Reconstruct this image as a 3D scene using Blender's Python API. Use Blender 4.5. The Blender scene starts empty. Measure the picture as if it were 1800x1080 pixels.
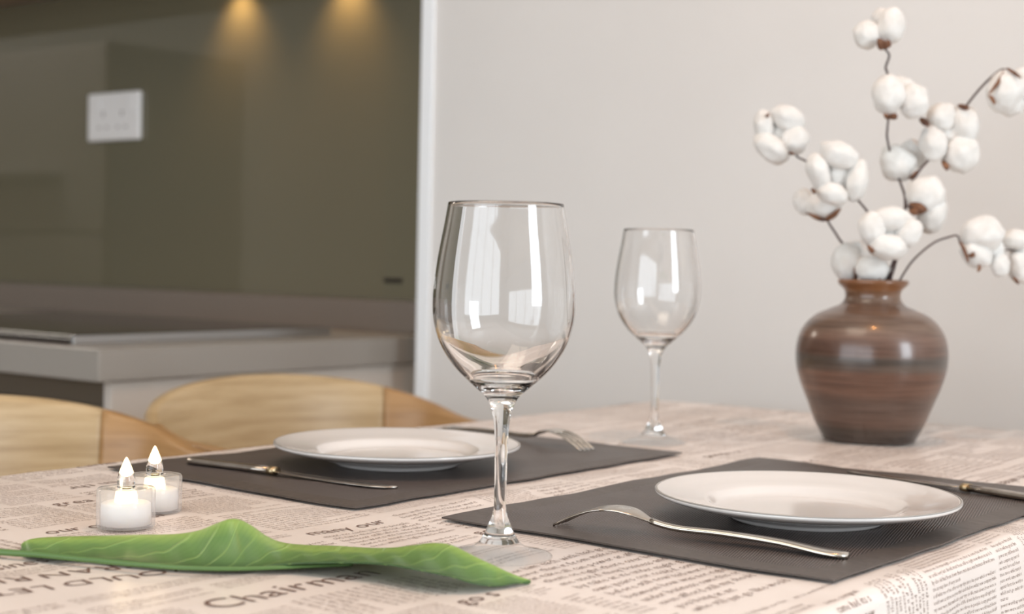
import bpy, bmesh, math, random, string
import numpy as np
from mathutils import Vector, Matrix, Euler
from mathutils import noise as mnoise
random.seed(7)
C = bpy.context.scene.collection
S = bpy.context.scene
R = math.radians

# ------------------------------------------------------------------ camera
FPX = 2640.0
CAMZ = 0.939
cd = bpy.data.cameras.new('camera'); cam = bpy.data.objects.new('camera', cd); C.objects.link(cam)
CM = (Matrix.Rotation(R(-52), 4, 'Z') @ Matrix.Rotation(R(90-1.844), 4, 'X') @ Matrix.Rotation(R(1.2), 4, 'Z'))
cam.matrix_world = Matrix.Translation((0, 0, CAMZ)) @ CM
cd.sensor_width = 36; cd.lens = FPX/1800*36
cd.clip_start = 0.02
cd.dof.use_dof = True; cd.dof.focus_distance = 1.06; cd.dof.aperture_fstop = 6.3
S.camera = cam
FWD = Vector((math.cos(R(38)), math.sin(R(38)), 0))
def ray(px, py):
    d = CM.to_3x3() @ Vector(((px-900)/FPX, -(py-540)/FPX, -1))
    return d
def at(px, py, z):
    d = ray(px, py); t = (z-CAMZ)/d.z
    return Vector((d.x*t, d.y*t, z))
def atD(px, py, D):
    d = ray(px, py); t = D/d.dot(FWD)
    return Vector((d.x*t, d.y*t, CAMZ+d.z*t))

# ------------------------------------------------------------------ world, lights, exposure
S.view_settings.view_transform = 'Standard'; S.view_settings.look = 'None'
S.view_settings.gamma = 1; S.view_settings.use_curve_mapping = False
S.view_settings.exposure = 0.0
w = bpy.data.worlds.new('world'); S.world = w; w.use_nodes = True
w.node_tree.nodes['Background'].inputs[0].default_value = (.75, .87, 1, 1)
w.node_tree.nodes['Background'].inputs[1].default_value = 1.6
def area(name, loc, rot, sx, sy, power, col, spread=180):
    l = bpy.data.lights.new(name, 'AREA'); l.shape = 'RECTANGLE'; l.size = sx; l.size_y = sy
    l.energy = power; l.color = col; l.spread = R(spread)
    o = bpy.data.objects.new(name, l); C.objects.link(o); o.location = loc; o.rotation_euler = rot
    return o
# daylight at the tall window (wall on the camera's right) and a broad fill added behind the camera
area('daylight_side_window', (.85, -2.42, 1.60), (R(90), 0, 0), .95, 1.6, 57, (.86, .94, 1))
area('rear_fill_light', (-2.62, .5, 1.3), (R(90), 0, R(-90)), 3.8, 2.0, 64, (.90, .96, 1))
# soft fill added under the ceiling for general brightness
area('ceiling_fill_light', (.3, .9, 2.47), (0, 0, 0), .9, .9, 9, (1, .86, .7))
area('downlight', (1.02, .40, 2.5), (0, 0, 0), .055, .055, 5, (1, .42, .12))
area('kitchen_fill_light', (1.25, 4.5, 2.47), (0, 0, 0), .3, .9, 18, (1, .9, .78))  # fill added to brighten the fridge front mirrored in the glass

# ------------------------------------------------------------------ helpers
def s2l(c):
    return tuple(((v/255)/12.92 if v/255 <= .04045 else ((v/255+.055)/1.055)**2.4) for v in c)
def mat(name, col=(200, 200, 200), rough=.5, metal=0, lin=None, **kw):
    m = bpy.data.materials.new(name); m.use_nodes = True
    b = m.node_tree.nodes['Principled BSDF']
    c = lin or s2l(col)
    b.inputs['Base Color'].default_value = (*c, 1)
    b.inputs['Roughness'].default_value = rough; b.inputs['Metallic'].default_value = metal
    for k, v in kw.items():
        n = k.replace('_', ' ')
        b.inputs[n].default_value = v
    return m
def N(m, t, **kw):
    n = m.node_tree.nodes.new(t)
    for k, v in kw.items(): setattr(n, k, v)
    return n
def LK(m, a, b): m.node_tree.links.new(a, b)
def bsdf(m): return m.node_tree.nodes['Principled BSDF']
def mapping(m, scale=(1, 1, 1), rot=(0, 0, 0), coord='Object'):
    tc = N(m, 'ShaderNodeTexCoord'); mp = N(m, 'ShaderNodeMapping')
    mp.inputs['Scale'].default_value = scale; mp.inputs['Rotation'].default_value = rot
    LK(m, tc.outputs[coord], mp.inputs[0]); return mp.outputs[0]
def ramp(m, fac, stops):
    r = N(m, 'ShaderNodeValToRGB'); e = r.color_ramp.elements
    while len(e) < len(stops): e.new(.5)
    for i, (p, c) in enumerate(stops):
        e[i].position = p; e[i].color = (*s2l(c), 1)
    LK(m, fac, r.inputs[0]); return r.outputs[0]
def noise(m, vec, scale, detail=3, rough=.5):
    n = N(m, 'ShaderNodeTexNoise'); n.inputs['Scale'].default_value = scale
    n.inputs['Detail'].default_value = detail; n.inputs['Roughness'].default_value = rough
    LK(m, vec, n.inputs['Vector']); return n.outputs['Fac']
def bump(m, h, strength=.2, dist=.001):
    b = N(m, 'ShaderNodeBump'); b.inputs['Strength'].default_value = strength
    b.inputs['Distance'].default_value = dist
    LK(m, h, b.inputs['Height']); LK(m, b.outputs[0], bsdf(m).inputs['Normal'])
def mixed(name, c1, c2, scale, mscale=(1, 1, 1), rough=.5, bstr=0, bdist=.001, detail=4, lo=.35, hi=.65, **kw):
    m = mat(name, c1, rough, **kw); v = mapping(m, mscale); f = noise(m, v, scale, detail)
    LK(m, ramp(m, f, [(lo, c1), (hi, c2)]), bsdf(m).inputs['Base Color'])
    if bstr: bump(m, f, bstr, bdist)
    return m

def link(name, me, m, parent=None, smooth=True, loc=None):
    o = bpy.data.objects.new(name, me); C.objects.link(o)
    if m: me.materials.append(m)
    if smooth:
        me.polygons.foreach_set('use_smooth', [True]*len(me.polygons))
    if parent: o.parent = parent
    if loc is not None: o.location = loc
    return o
def obj(name, bm, m, parent=None, smooth=True, loc=None, bevel=0, recalc=True):
    if recalc: bmesh.ops.recalc_face_normals(bm, faces=bm.faces[:])
    me = bpy.data.meshes.new(name); bm.to_mesh(me); bm.free()
    o = link(name, me, m, parent, smooth, loc)
    if bevel:
        b = o.modifiers.new('bevel', 'BEVEL'); b.width = bevel; b.segments = 3; b.limit_method = 'ANGLE'
        b.harden_normals = False
        me.polygons.foreach_set('use_smooth', [False]*len(me.polygons))
    return o
def tag(o, label=None, cat=None, group=None, kind=None):
    if label: o['label'] = label
    if cat: o['category'] = cat
    if group: o['group'] = group
    if kind: o['kind'] = kind
    return o
def thing(name, label, cat, loc=(0, 0, 0), rz=0, group=None):
    o = bpy.data.objects.new(name, None); C.objects.link(o); o.location = loc
    o.rotation_euler = (0, 0, rz); o.empty_display_size = .05
    return tag(o, label, cat, group)
def BM(): return bmesh.new()
def box(bm, x0, x1, y0, y1, z0, z1):
    vs = [bm.verts.new((x, y, z)) for x in (x0, x1) for y in (y0, y1) for z in (z0, z1)]
    for f in ((0, 1, 3, 2), (4, 6, 7, 5), (0, 4, 5, 1), (2, 3, 7, 6), (0, 2, 6, 4), (1, 5, 7, 3)):
        bm.faces.new([vs[i] for i in f])
def boxbm(*a):
    bm = BM(); box(bm, *a); return bm
def spline(pts, n):
    """Catmull-Rom through points (tuples), n samples per span"""
    P = [Vector(p) for p in pts]; out = []
    for i in range(len(P)-1):
        p0 = P[max(i-1, 0)]; p1 = P[i]; p2 = P[i+1]; p3 = P[min(i+2, len(P)-1)]
        for k in range(n):
            t = k/n
            out.append(.5*((2*p1)+(-p0+p2)*t+(2*p0-5*p1+4*p2-p3)*t*t+(-p0+3*p1-3*p2+p3)*t**3))
    out.append(P[-1]); return out
def lathe(bm, prof, seg=96, closed=False):
    """profile = [(r,z)]; r==0 gives a pole"""
    rings = []
    for r, z in prof:
        if r < 1e-6: rings.append([bm.verts.new((0, 0, z))])
        else: rings.append([bm.verts.new((r*math.cos(2*math.pi*k/seg), r*math.sin(2*math.pi*k/seg), z)) for k in range(seg)])
    idx = list(range(len(rings)-1))
    pairs = [(rings[i], rings[i+1]) for i in idx]
    if closed: pairs.append((rings[-1], rings[0]))
    for a, b in pairs:
        for k in range(seg):
            k2 = (k+1) % seg
            if len(a) == 1 and len(b) == 1: continue
            if len(a) == 1: bm.faces.new((a[0], b[k2], b[k]))
            elif len(b) == 1: bm.faces.new((a[k], a[k2], b[0]))
            else: bm.faces.new((a[k], a[k2], b[k2], b[k]))
def tube(bm, pts, rad, seg=10, cap=True):
    P = [Vector(p) for p in pts]; n = len(P)
    rr = rad if isinstance(rad, (list, tuple)) else [rad]*n
    up = Vector((0, 0, 1)); rings = []; prev = None
    for i in range(n):
        t = (P[min(i+1, n-1)]-P[max(i-1, 0)]).normalized()
        a = prev if prev else (up if abs(t.dot(up)) < .9 else Vector((1, 0, 0)))
        x = (a - t*a.dot(t)).normalized(); y = t.cross(x); prev = x
        rings.append([bm.verts.new(P[i]+(x*math.cos(2*math.pi*k/seg)+y*math.sin(2*math.pi*k/seg))*rr[i]) for k in range(seg)])
    for i in range(n-1):
        for k in range(seg):
            bm.faces.new((rings[i][k], rings[i][(k+1) % seg], rings[i+1][(k+1) % seg], rings[i+1][k]))
    if cap:
        bm.faces.new(rings[0][::-1]); bm.faces.new(rings[-1])
def grid(bm, pts, closeu=False):
    """pts[i][j] Vector -> quads"""
    V = [[bm.verts.new(p) for p in row] for row in pts]
    for i in range(len(V)-1):
        for j in range(len(V[0])-1):
            bm.faces.new((V[i][j], V[i+1][j], V[i+1][j+1], V[i][j+1]))
    return V

# ------------------------------------------------------------------ materials
M = {}
M['wall'] = mixed('beige_wall_paint', (219, 216, 213), (222, 219, 216), 3, rough=.85)
M['room_wall'] = mat('room_paint', (206, 203, 198), .9)
M['ceiling'] = mat('ceiling_paint', (232, 230, 226), .9)
M['floor'] = mixed('oak_floor', (150, 130, 108), (172, 150, 126), 4, (1, 8, 1), rough=.5)
M['white'] = mat('white_lacquer', (244, 247, 250), .35)
M['olive'] = mat('olive_back_painted_glass', (110, 104, 84), .04)
bsdf(M['olive']).inputs['IOR'].default_value = 1.75
M['slab'] = mat('taupe_quartz', (153, 147, 140), .28)
M['upstand'] = mat('brown_taupe_quartz', (128, 117, 108), .3)
M['cab'] = mat('taupe_cabinet', (160, 148, 136), .45)
M['sidepanel'] = mat('pale_cabinet_side', (205, 196, 187), .5)
M['gap'] = mat('dark_channel', (92, 80, 66), .4)
M['upcab'] = mat('brown_cabinet', (160, 138, 116), .5)
M['hob'] = mat('black_glass', (38, 32, 31), .12)
M['steel'] = mat('brushed_steel', (190, 190, 190), .3, 1)
M['fridge'] = mat('pale_grey_front', (216, 218, 222), .4)
M['frside'] = mat('darkened_fridge_side', (84, 80, 76), .6)  # darkened so the window-lit fridge side drops out of the reflection
M['badge'] = mat('dark_badge', (42, 36, 28), .5)
M['socket'] = mat('white_plastic', (240, 236, 234), .35)
M['slot'] = mat('slot_grey', (178, 170, 168), .5)
M['glass'] = mat('clear_glass', lin=(1, 1, 1), rough=0, IOR=1.5)
bsdf(M['glass']).inputs['Transmission Weight'].default_value = 1
M['frost'] = mat('etched_glass', (240, 240, 240), .6)
def thin(name, tint=.985, ior=1.5, rough=0.0):
    m = bpy.data.materials.new(name); m.use_nodes = True; nt = m.node_tree
    nt.nodes.remove(nt.nodes['Principled BSDF'])
    out = nt.nodes['Material Output']; tr = nt.nodes.new('ShaderNodeBsdfTransparent'); gl = nt.nodes.new('ShaderNodeBsdfGlossy')
    tr.inputs[0].default_value = (tint, tint, tint, 1); gl.inputs['Roughness'].default_value = rough
    fr_ = nt.nodes.new('ShaderNodeFresnel'); fr_.inputs[0].default_value = ior; mx_ = nt.nodes.new('ShaderNodeMixShader')
    ge = nt.nodes.new('ShaderNodeNewGeometry'); mr_ = nt.nodes.new('ShaderNodeMapRange')   # same reflectance from both sides of the thin wall
    mr_.inputs[3].default_value = ior; mr_.inputs[4].default_value = 1/ior
    nt.links.new(ge.outputs['Backfacing'], mr_.inputs[0]); nt.links.new(mr_.outputs[0], fr_.inputs[0])
    nt.links.new(fr_.outputs[0], mx_.inputs[0]); nt.links.new(tr.outputs[0], mx_.inputs[1]); nt.links.new(gl.outputs[0], mx_.inputs[2])
    nt.links.new(mx_.outputs[0], out.inputs[0]); return m
M['thin'] = thin('thin_clear_glass')
M['cup'] = thin('thin_clear_plastic', .99, 1.3, .03)
m = M['frostcup'] = thin('hazy_clear_plastic', .99, 1.35, .05); nt = m.node_tree
df = nt.nodes.new('ShaderNodeBsdfDiffuse'); df.inputs[0].default_value = (.92, .92, .94, 1)
tl = nt.nodes.new('ShaderNodeBsdfTranslucent'); tl.inputs[0].default_value = (.92, .92, .94, 1)
m1_ = nt.nodes.new('ShaderNodeMixShader'); m2_ = nt.nodes.new('ShaderNodeMixShader'); m2_.inputs[0].default_value = .17
old = nt.nodes['Material Output'].inputs[0].links[0].from_socket
nt.links.new(df.outputs[0], m1_.inputs[1]); nt.links.new(tl.outputs[0], m1_.inputs[2])
nt.links.new(old, m2_.inputs[1]); nt.links.new(m1_.outputs[0], m2_.inputs[2]); nt.links.new(m2_.outputs[0], nt.nodes['Material Output'].inputs[0])
M['acrylic'] = mat('clear_acrylic', lin=(1, 1, 1), rough=.02, IOR=1.42)
bsdf(M['acrylic']).inputs['Transmission Weight'].default_value = 1
M['silver'] = mixed('cutlery_steel', (196, 188, 178), (210, 204, 196), 60, rough=.22, metal=1)
M['silver_dark'] = mixed('cutlery_steel_knife', (170, 160, 150), (196, 188, 180), 60, rough=.25, metal=1)
M['brass'] = mat('brass_ring', (190, 170, 136), .35, 1)
M['porcelain'] = mat('porcelain', (226, 221, 218), .14, Coat_Weight=.25)
M['rimline'] = mat('grey_rim_line', (158, 154, 150), .3)
def emis(name, col, s):
    m = mat(name, col, .5); b = bsdf(m)
    b.inputs['Emission Color'].default_value = (*s2l(col), 1); b.inputs['Emission Strength'].default_value = s
    return m
M['led'] = emis('warm_led', (255, 226, 170), 3.5)
M['ledtop'] = emis('warm_led_glow', (255, 226, 176), 2.2)
M['tea'] = mat('white_wax_plastic', (240, 236, 232), .4, Subsurface_Weight=.3)
bsdf(M['tea']).inputs['Subsurface Radius'].default_value = (.01, .008, .006)
M['cotton'] = mixed('cotton_fibre', (218, 214, 209), (228, 225, 221), 90, rough=1, bstr=.35, bdist=.0012)
bsdf(M['cotton']).inputs['Sheen Weight'].default_value = .15
bsdf(M['cotton']).inputs['Subsurface Weight'].default_value = .0
bsdf(M['cotton']).inputs['Subsurface Radius'].default_value = (.01, .008, .006)
M['calyx'] = mixed('dry_calyx', (92, 60, 46), (140, 98, 70), 60, rough=.8)
M['twig'] = mixed('dark_twig', (64, 48, 48), (88, 70, 66), 90, rough=.8)
M['ink'] = mat('newsprint_ink', (116, 90, 78), .9)

m = M['cloth'] = mat('printed_cloth', (226, 207, 192), .3)
v = mapping(m); f = noise(m, v, 9, 5)
LK(m, ramp(m, f, [(.35, (233, 220, 212)), (.65, (240, 229, 222))]), bsdf(m).inputs['Base Color'])
f2 = noise(m, v, 55, 4); bump(m, f2, .08, .0006)

m = M['mat'] = mat('woven_vinyl', (84, 75, 71), .38)
v = mapping(m)
wv = N(m, 'ShaderNodeTexWave'); wv.inputs['Scale'].default_value = 160; wv.bands_direction = 'X'
mp = mapping(m, rot=(0, 0, R(74))); LK(m, mp, wv.inputs['Vector'])
wv2 = N(m, 'ShaderNodeTexWave'); wv2.inputs['Scale'].default_value = 200; wv2.bands_direction = 'X'
mp2 = mapping(m, rot=(0, 0, R(0))); LK(m, mp2, wv2.inputs['Vector'])
mm = N(m, 'ShaderNodeMath', operation='MULTIPLY'); LK(m, wv.outputs['Fac'], mm.inputs[0])
ad = N(m, 'ShaderNodeMath', operation='MULTIPLY_ADD'); LK(m, wv2.outputs['Fac'], ad.inputs[0]); ad.inputs[1].default_value = .35; ad.inputs[2].default_value = .65
LK(m, ad.outputs[0], mm.inputs[1])
LK(m, ramp(m, mm.outputs[0], [(.1, (46, 40, 37)), (.7, (104, 93, 89))]), bsdf(m).inputs['Base Color'])
bump(m, mm.outputs[0], .5, .0006)
M['matborder'] = mixed('vinyl_border', (76, 68, 64), (86, 77, 72), 300, rough=.42, bstr=.2, bdist=.0004)

def wood(name, c1, c2, c3):
    m = mat(name, c2, .38); v = mapping(m, (2, 2, 24)); f = noise(m, v, 4, 6, .6)
    LK(m, ramp(m, f, [(.3, c1), (.5, c2), (.72, c3)]), bsdf(m).inputs['Base Color']); return m
M['oak'] = wood('honey_oak', (164, 138, 100), (182, 157, 119), (194, 170, 134))
M['oakarm'] = wood('honey_oak_arm', (152, 114, 72), (170, 132, 88), (184, 146, 102))
M['tablewood'] = wood('table_wood', (130, 95, 60), (150, 112, 74), (170, 130, 90))

m = M['vase'] = mat('banded_glaze', (110, 78, 62), .28, Coat_Weight=.4, Coat_Roughness=.12)
tc = N(m, 'ShaderNodeTexCoord'); mp = N(m, 'ShaderNodeMapping'); mp.inputs['Scale'].default_value = (2.5, 2.5, 60)
LK(m, tc.outputs['Object'], mp.inputs[0])
fine = noise(m, mp.outputs[0], 3.2, 6, .65)
sep = N(m, 'ShaderNodeSeparateXYZ'); LK(m, tc.outputs['Object'], sep.inputs[0])
sc = N(m, 'ShaderNodeMath', operation='DIVIDE'); LK(m, sep.outputs[2], sc.inputs[0]); sc.inputs[1].default_value = .1712
base = ramp(m, sc.outputs[0], [(0, (74, 58, 50)), (.08, (72, 60, 52)), (.13, (96, 72, 60)), (.26, (94, 74, 64)), (.33, (112, 80, 64)), (.44, (110, 78, 62)),
                               (.47, (92, 76, 66)), (.53, (80, 70, 62)), (.565, (104, 76, 62)), (.66, (116, 88, 74)), (.72, (118, 96, 82)), (.84, (112, 88, 74)), (.9, (120, 92, 74)), (.955, (146, 98, 62))])
mx = N(m, 'ShaderNodeMix', data_type='RGBA', blend_type='MULTIPLY'); mx.inputs[0].default_value = .75
LK(m, base, mx.inputs[6]); LK(m, ramp(m, fine, [(.35, (150, 135, 128)), (.62, (255, 255, 255))]), mx.inputs[7])
LK(m, mx.outputs[2], bsdf(m).inputs['Base Color']); bump(m, fine, .25, .0008)

m = M['leaf'] = mat('green_leaf', (110, 150, 70), .42)
tc = N(m, 'ShaderNodeTexCoord')
sep = N(m, 'ShaderNodeSeparateXYZ'); LK(m, tc.outputs['UV'], sep.inputs[0])
# veins curve outward from the midrib: phase = 30*s - 7*t^1.5
p = N(m, 'ShaderNodeMath', operation='POWER'); LK(m, sep.outputs[1], p.inputs[0]); p.inputs[1].default_value = .7
a1 = N(m, 'ShaderNodeMath', operation='MULTIPLY'); LK(m, p.outputs[0], a1.inputs[0]); a1.inputs[1].default_value = -.13
a2 = N(m, 'ShaderNodeMath', operation='ADD'); LK(m, a1.outputs[0], a2.inputs[0]); LK(m, sep.outputs[0], a2.inputs[1])
def veins(k, lo):
    a3 = N(m, 'ShaderNodeMath', operation='MULTIPLY'); LK(m, a2.outputs[0], a3.inputs[0]); a3.inputs[1].default_value = k
    a4 = N(m, 'ShaderNodeMath', operation='SINE'); LK(m, a3.outputs[0], a4.inputs[0])
    mr = N(m, 'ShaderNodeMapRange'); LK(m, a4.outputs[0], mr.inputs[0]); mr.inputs[1].default_value = lo; mr.inputs[2].default_value = 1
    return mr.outputs[0]
v1 = veins(92, .93); v2 = veins(390, .2)
bc = ramp(m, sep.outputs[1], [(0, (56, 86, 44)), (.25, (80, 114, 60)), (.75, (100, 134, 72)), (1, (140, 168, 84))])
mx = N(m, 'ShaderNodeMix', data_type='RGBA'); vs_ = N(m, 'ShaderNodeMath', operation='MULTIPLY'); LK(m, v1, vs_.inputs[0]); vs_.inputs[1].default_value = .38; LK(m, vs_.outputs[0], mx.inputs[0]); LK(m, bc, mx.inputs[6]); mx.inputs[7].default_value = (*s2l((158, 188, 108)), 1)
mx2 = N(m, 'ShaderNodeMix', data_type='RGBA', blend_type='MULTIPLY'); sc2 = N(m, 'ShaderNodeMath', operation='MULTIPLY'); LK(m, v2, sc2.inputs[0]); sc2.inputs[1].default_value = .4
LK(m, sc2.outputs[0], mx2.inputs[0]); LK(m, mx.outputs[2], mx2.inputs[6]); mx2.inputs[7].default_value = (.75, .82, .72, 1)
LK(m, mx2.outputs[2], bsdf(m).inputs['Base Color']); bump(m, v1, .4, .001)
bsdf(m).inputs['Subsurface Weight'].default_value = .15
bsdf(m).inputs['Subsurface Radius'].default_value = (.003, .006, .002)
M['rib'] = mat('leaf_midrib', (86, 118, 62), .45)

# ------------------------------------------------------------------ room
def struct(name, bm, m, **k):
    return tag(obj(name, bm, m, smooth=False, **k), kind='structure')
XK, XB, YE = 2.04, 1.90, 1.68
bm = BM(); box(bm, -2.7, 2.2, -2.5, 5.7, -.1, 0); struct('floor', bm, M['floor'])
bm = BM(); box(bm, -2.7, 2.2, -2.5, 5.7, 2.55, 2.65); struct('ceiling', bm, M['ceiling'])
bm = BM(); box(bm, XB, 2.2, -2.4, YE, 0, 2.55); struct('wall_back', bm, M['wall'])
bm = BM(); box(bm, XK, 2.2, YE, 5.6, 0, 2.55); struct('wall_kitchen', bm, M['room_wall'])
bm = BM(); box(bm, -2.6, 2.2, 5.6, 5.7, 0, 2.55); struct('wall_left', bm, M['room_wall'])
bm = BM()
box(bm, -2.6, .37, -2.5, -2.4, 0, 2.55); box(bm, 1.33, 1.90, -2.5, -2.4, 0, 2.55)
box(bm, .37, 1.33, -2.5, -2.4, 0, .78); box(bm, .37, 1.33, -2.5, -2.4, 2.42, 2.55)
struct('wall_right', bm, M['room_wall'])
bm = BM()
box(bm, -2.7, -2.6, -2.5, -1.4, 0, 2.55); box(bm, -2.7, -2.6, 2.4, 5.7, 0, 2.55)
box(bm, -2.7, -2.6, -1.4, 2.4, 0, .3); box(bm, -2.7, -2.6, -1.4, 2.4, 2.3, 2.55)
struct('wall_front', bm, M['room_wall'])
def window(name, horiz, a0, a1, z0, z1, pos, nm):
    bm = BM(); t = .045
    def b(p0, p1, q0, q1):
        if horiz: box(bm, p0, p1, pos-.02, pos+.02, q0, q1)
        else: box(bm, pos-.02, pos+.02, p0, p1, q0, q1)
    b(a0, a1, z0, z0+t); b(a0, a1, z1-t, z1); b(a0, a0+t, z0+t, z1-t); b(a1-t, a1, z0+t, z1-t)
    for k in range(1, nm):
        c = a0+(a1-a0)*k/nm; b(c-t*.45, c+t*.45, z0+t, z1-t)
    struct(name, bm, M['white'])
window('window_1', True, .37, 1.33, .78, 2.42, -2.38, 1)
window('fill_window', False, -1.4, 2.4, .3, 2.3, -2.58, 4)  # made-up frame around the rear fill light
# white corner trim at the end of the beige wall
struct('trim_1', boxbm(XB-.006, XK, YE-.020, YE+.004, 0, 2.55), M['white'])

# ------------------------------------------------------------------ kitchen
ZC = .80
cu = thing('kitchen_counter', 'taupe kitchen base unit with pale side panel under a thick stone worktop', 'kitchen counter', (1.67, 3.2, 0))
def put(name, bm, m, par, bevel=0, smooth=False):
    o = obj(name, bm, m, None, smooth, bevel=bevel)
    o.parent = par; o.matrix_parent_inverse = Matrix.Translation(par.location).inverted(); return o
def put2(name, bm, m, par, bevel=0, smooth=False):
    bm.transform(par.matrix_basis.inverted()) if False else None
    inv = (Matrix.Translation(par.location) @ Matrix.Rotation(par.rotation_euler.z, 4, 'Z')).inverted()
    bm.transform(inv); return obj(name, bm, m, par, smooth, bevel=bevel)
put2('side_panel', boxbm(1.325, XK-.002, 1.752, 1.77, 0, ZC-.0475), M['sidepanel'], cu, .001)
put2('channel', boxbm(1.330, 1.36, 1.772, 5.0, ZC-.085, ZC-.0475), M['gap'], cu)
y = 1.772
for k in range(5):
    d = put2('door', boxbm(1.308, 1.327, y+.002, y+.598, .10, ZC-.085), M['cab'], cu, .002); y += .6
put2('carcass', boxbm(1.36, XK-.002, 1.772, 5.0, .10, ZC-.0475), M['cab'], cu)
put2('plinth', boxbm(1.38, 1.40, 1.772, 5.0, 0, .10), M['gap'], cu)
wt = obj('worktop', boxbm(1.294, XK-.001, 1.74, 5.0, ZC-.046, ZC), M['slab'], bevel=.002)
tag(wt, 'thick taupe stone worktop carrying the black hob', 'worktop')
up = obj('backsplash_upstand', boxbm(XK-.022, XK-.001, 1.74, 5.0, ZC+.0005, ZC+.0575), M['upstand'], bevel=.0015)
tag(up, 'low taupe stone upstand at the back of the worktop below the olive glass', 'upstand')
bs = thing('glass_backsplash', 'glossy olive green glass backsplash panel behind the worktop', 'backsplash', (XK-.004, 3.2, ZC+.058))
put2('glass_panel', boxbm(XK-.008, XK-.001, YE+.006, 5.0, ZC+.0585, 1.50), M['olive'], bs, .001)
b1 = atD(676, 488, 2.72); 
put2('maker_mark', boxbm(XK-.0095, XK-.0082, 1.842, 1.888, .890, .899), M['badge'], bs, .002)
# hob
hb = thing('induction_hob', 'black glass hob with a pale metal edge set on the worktop', 'hob', (1.6, 2.3, ZC))
put2('glass_top', boxbm(1.335, 1.86, 1.862, 2.60, ZC+.009, ZC+.013), M['hob'], hb, .001)
put2('casing', boxbm(1.333, 1.862, 1.861, 2.602, ZC+.0005, ZC+.0088), M['hob'], hb, .001)  # metal frame coloured black, the shade on its front put into the material
put2('lit_end_edge', boxbm(1.333, 1.862, 1.853, 1.8605, ZC+.0005, ZC+.0125), M['steel'], hb, .001)  # metal frame edge, pale steel only on the end that catches the light
# upper cabinet with two puck lights
uc = thing('wall_cabinet', 'brown wall cabinet above the olive glass, underside just in view', 'cabinet', (1.87, 3.3, 1.5))
put2('carcass', boxbm(1.72, XK-.001, 1.72, 5.0, 1.502, 2.2), M['upcab'], uc, .001)
for k in range(5):
    put2('door', boxbm(1.70, 1.719, 1.72+.656*k+.002, 1.72+.656*(k+1)-.002, 1.505, 2.2), M['upcab'], uc, .001)
for k, yy in enumerate((2.285, 1.985)):
    t = thing('puck_light', ('warm puck light under the wall cabinet, above the left glow on the glass' if k == 0 else 'warm puck light under the wall cabinet, above the right glow on the glass'),
              'lamp', (XK-.055, yy, 1.487), 0, 'puck lights under the wall cabinet')
    bm = BM(); lathe(bm, [(0, .0148), (.028, .0148), (.028, 0), (.022, 0), (.022, .004), (0, .004)], 32); obj('housing', bm, M['steel'], t)
    bm = BM(); lathe(bm, [(0, .0039), (.021, .0039), (.021, .002), (0, .002)], 32); obj('lens', bm, emis('puck_lens', (255, 200, 120), 6), t)
    l = bpy.data.lights.new('puck_spot', 'SPOT'); l.energy = 2.6; l.color = (1, .62, .26); l.spot_size = R(100); l.spot_blend = 1; l.shadow_soft_size = .015
    o = bpy.data.objects.new('puck_spot', l); C.objects.link(o); o.parent = t; o.location = (0, 0, -.004); o.rotation_euler = (0, R(-18), 0)
# socket plate
sp = atD(211, 206, 3.22); yy = sp.y*XK/sp.x; zz = CAMZ+(sp.z-CAMZ)*XK/sp.x
so = thing('wall_socket', 'white double switched wall socket plate on the olive glass', 'socket', (XK-.0085, yy, zz))
bm = BM(); box(bm, -.011, 0, -.089, .089, -.052, .052); obj('faceplate', bm, M['socket'], so, False, bevel=.005)
for s in (-1, 1):
    bm = BM(); box(bm, -.0135, -.0112, s*.055-.014, s*.055+.014, .012, .040); obj('rocker_switch', bm, M['socket'], so, False, bevel=.0015)
    for a, b, c, d in ((-.003, .003, .0, .012), (-.018, -.009, -.026, -.021), (.009, .018, -.026, -.021)):
        obj('pin_slot', boxbm(-.0120, -.0112, s*.032+a, s*.032+b, c, d), M['slot'], so, False)
# tall fridge across the kitchen, mirrored in the glass
fr = thing('fridge', 'tall pale fridge with a long bar handle, seen mirrored in the olive glass', 'fridge', (.7, 4.7, 0))
put2('body', boxbm(.42, .96, 4.10, 5.5, .03, 1.62), M['frside'], fr, .004)
put2('edge_mask_panel', boxbm(.42, 1.001, 4.08, 4.098, .03, 1.622), M['frside'], fr, .002)  # added panel, hides the lit door edge from the mirror image
put2('door', boxbm(.962, 1.0, 4.10, 5.5, 1.0, 1.62), M['fridge'], fr, .004)
put2('door', boxbm(.962, 1.0, 4.10, 5.5, .06, .99), M['fridge'], fr, .004)
put2('handle', boxbm(1.002, 1.04, 4.33, 5.2, 1.18, 1.205), M['steel'], fr, .004)

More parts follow.
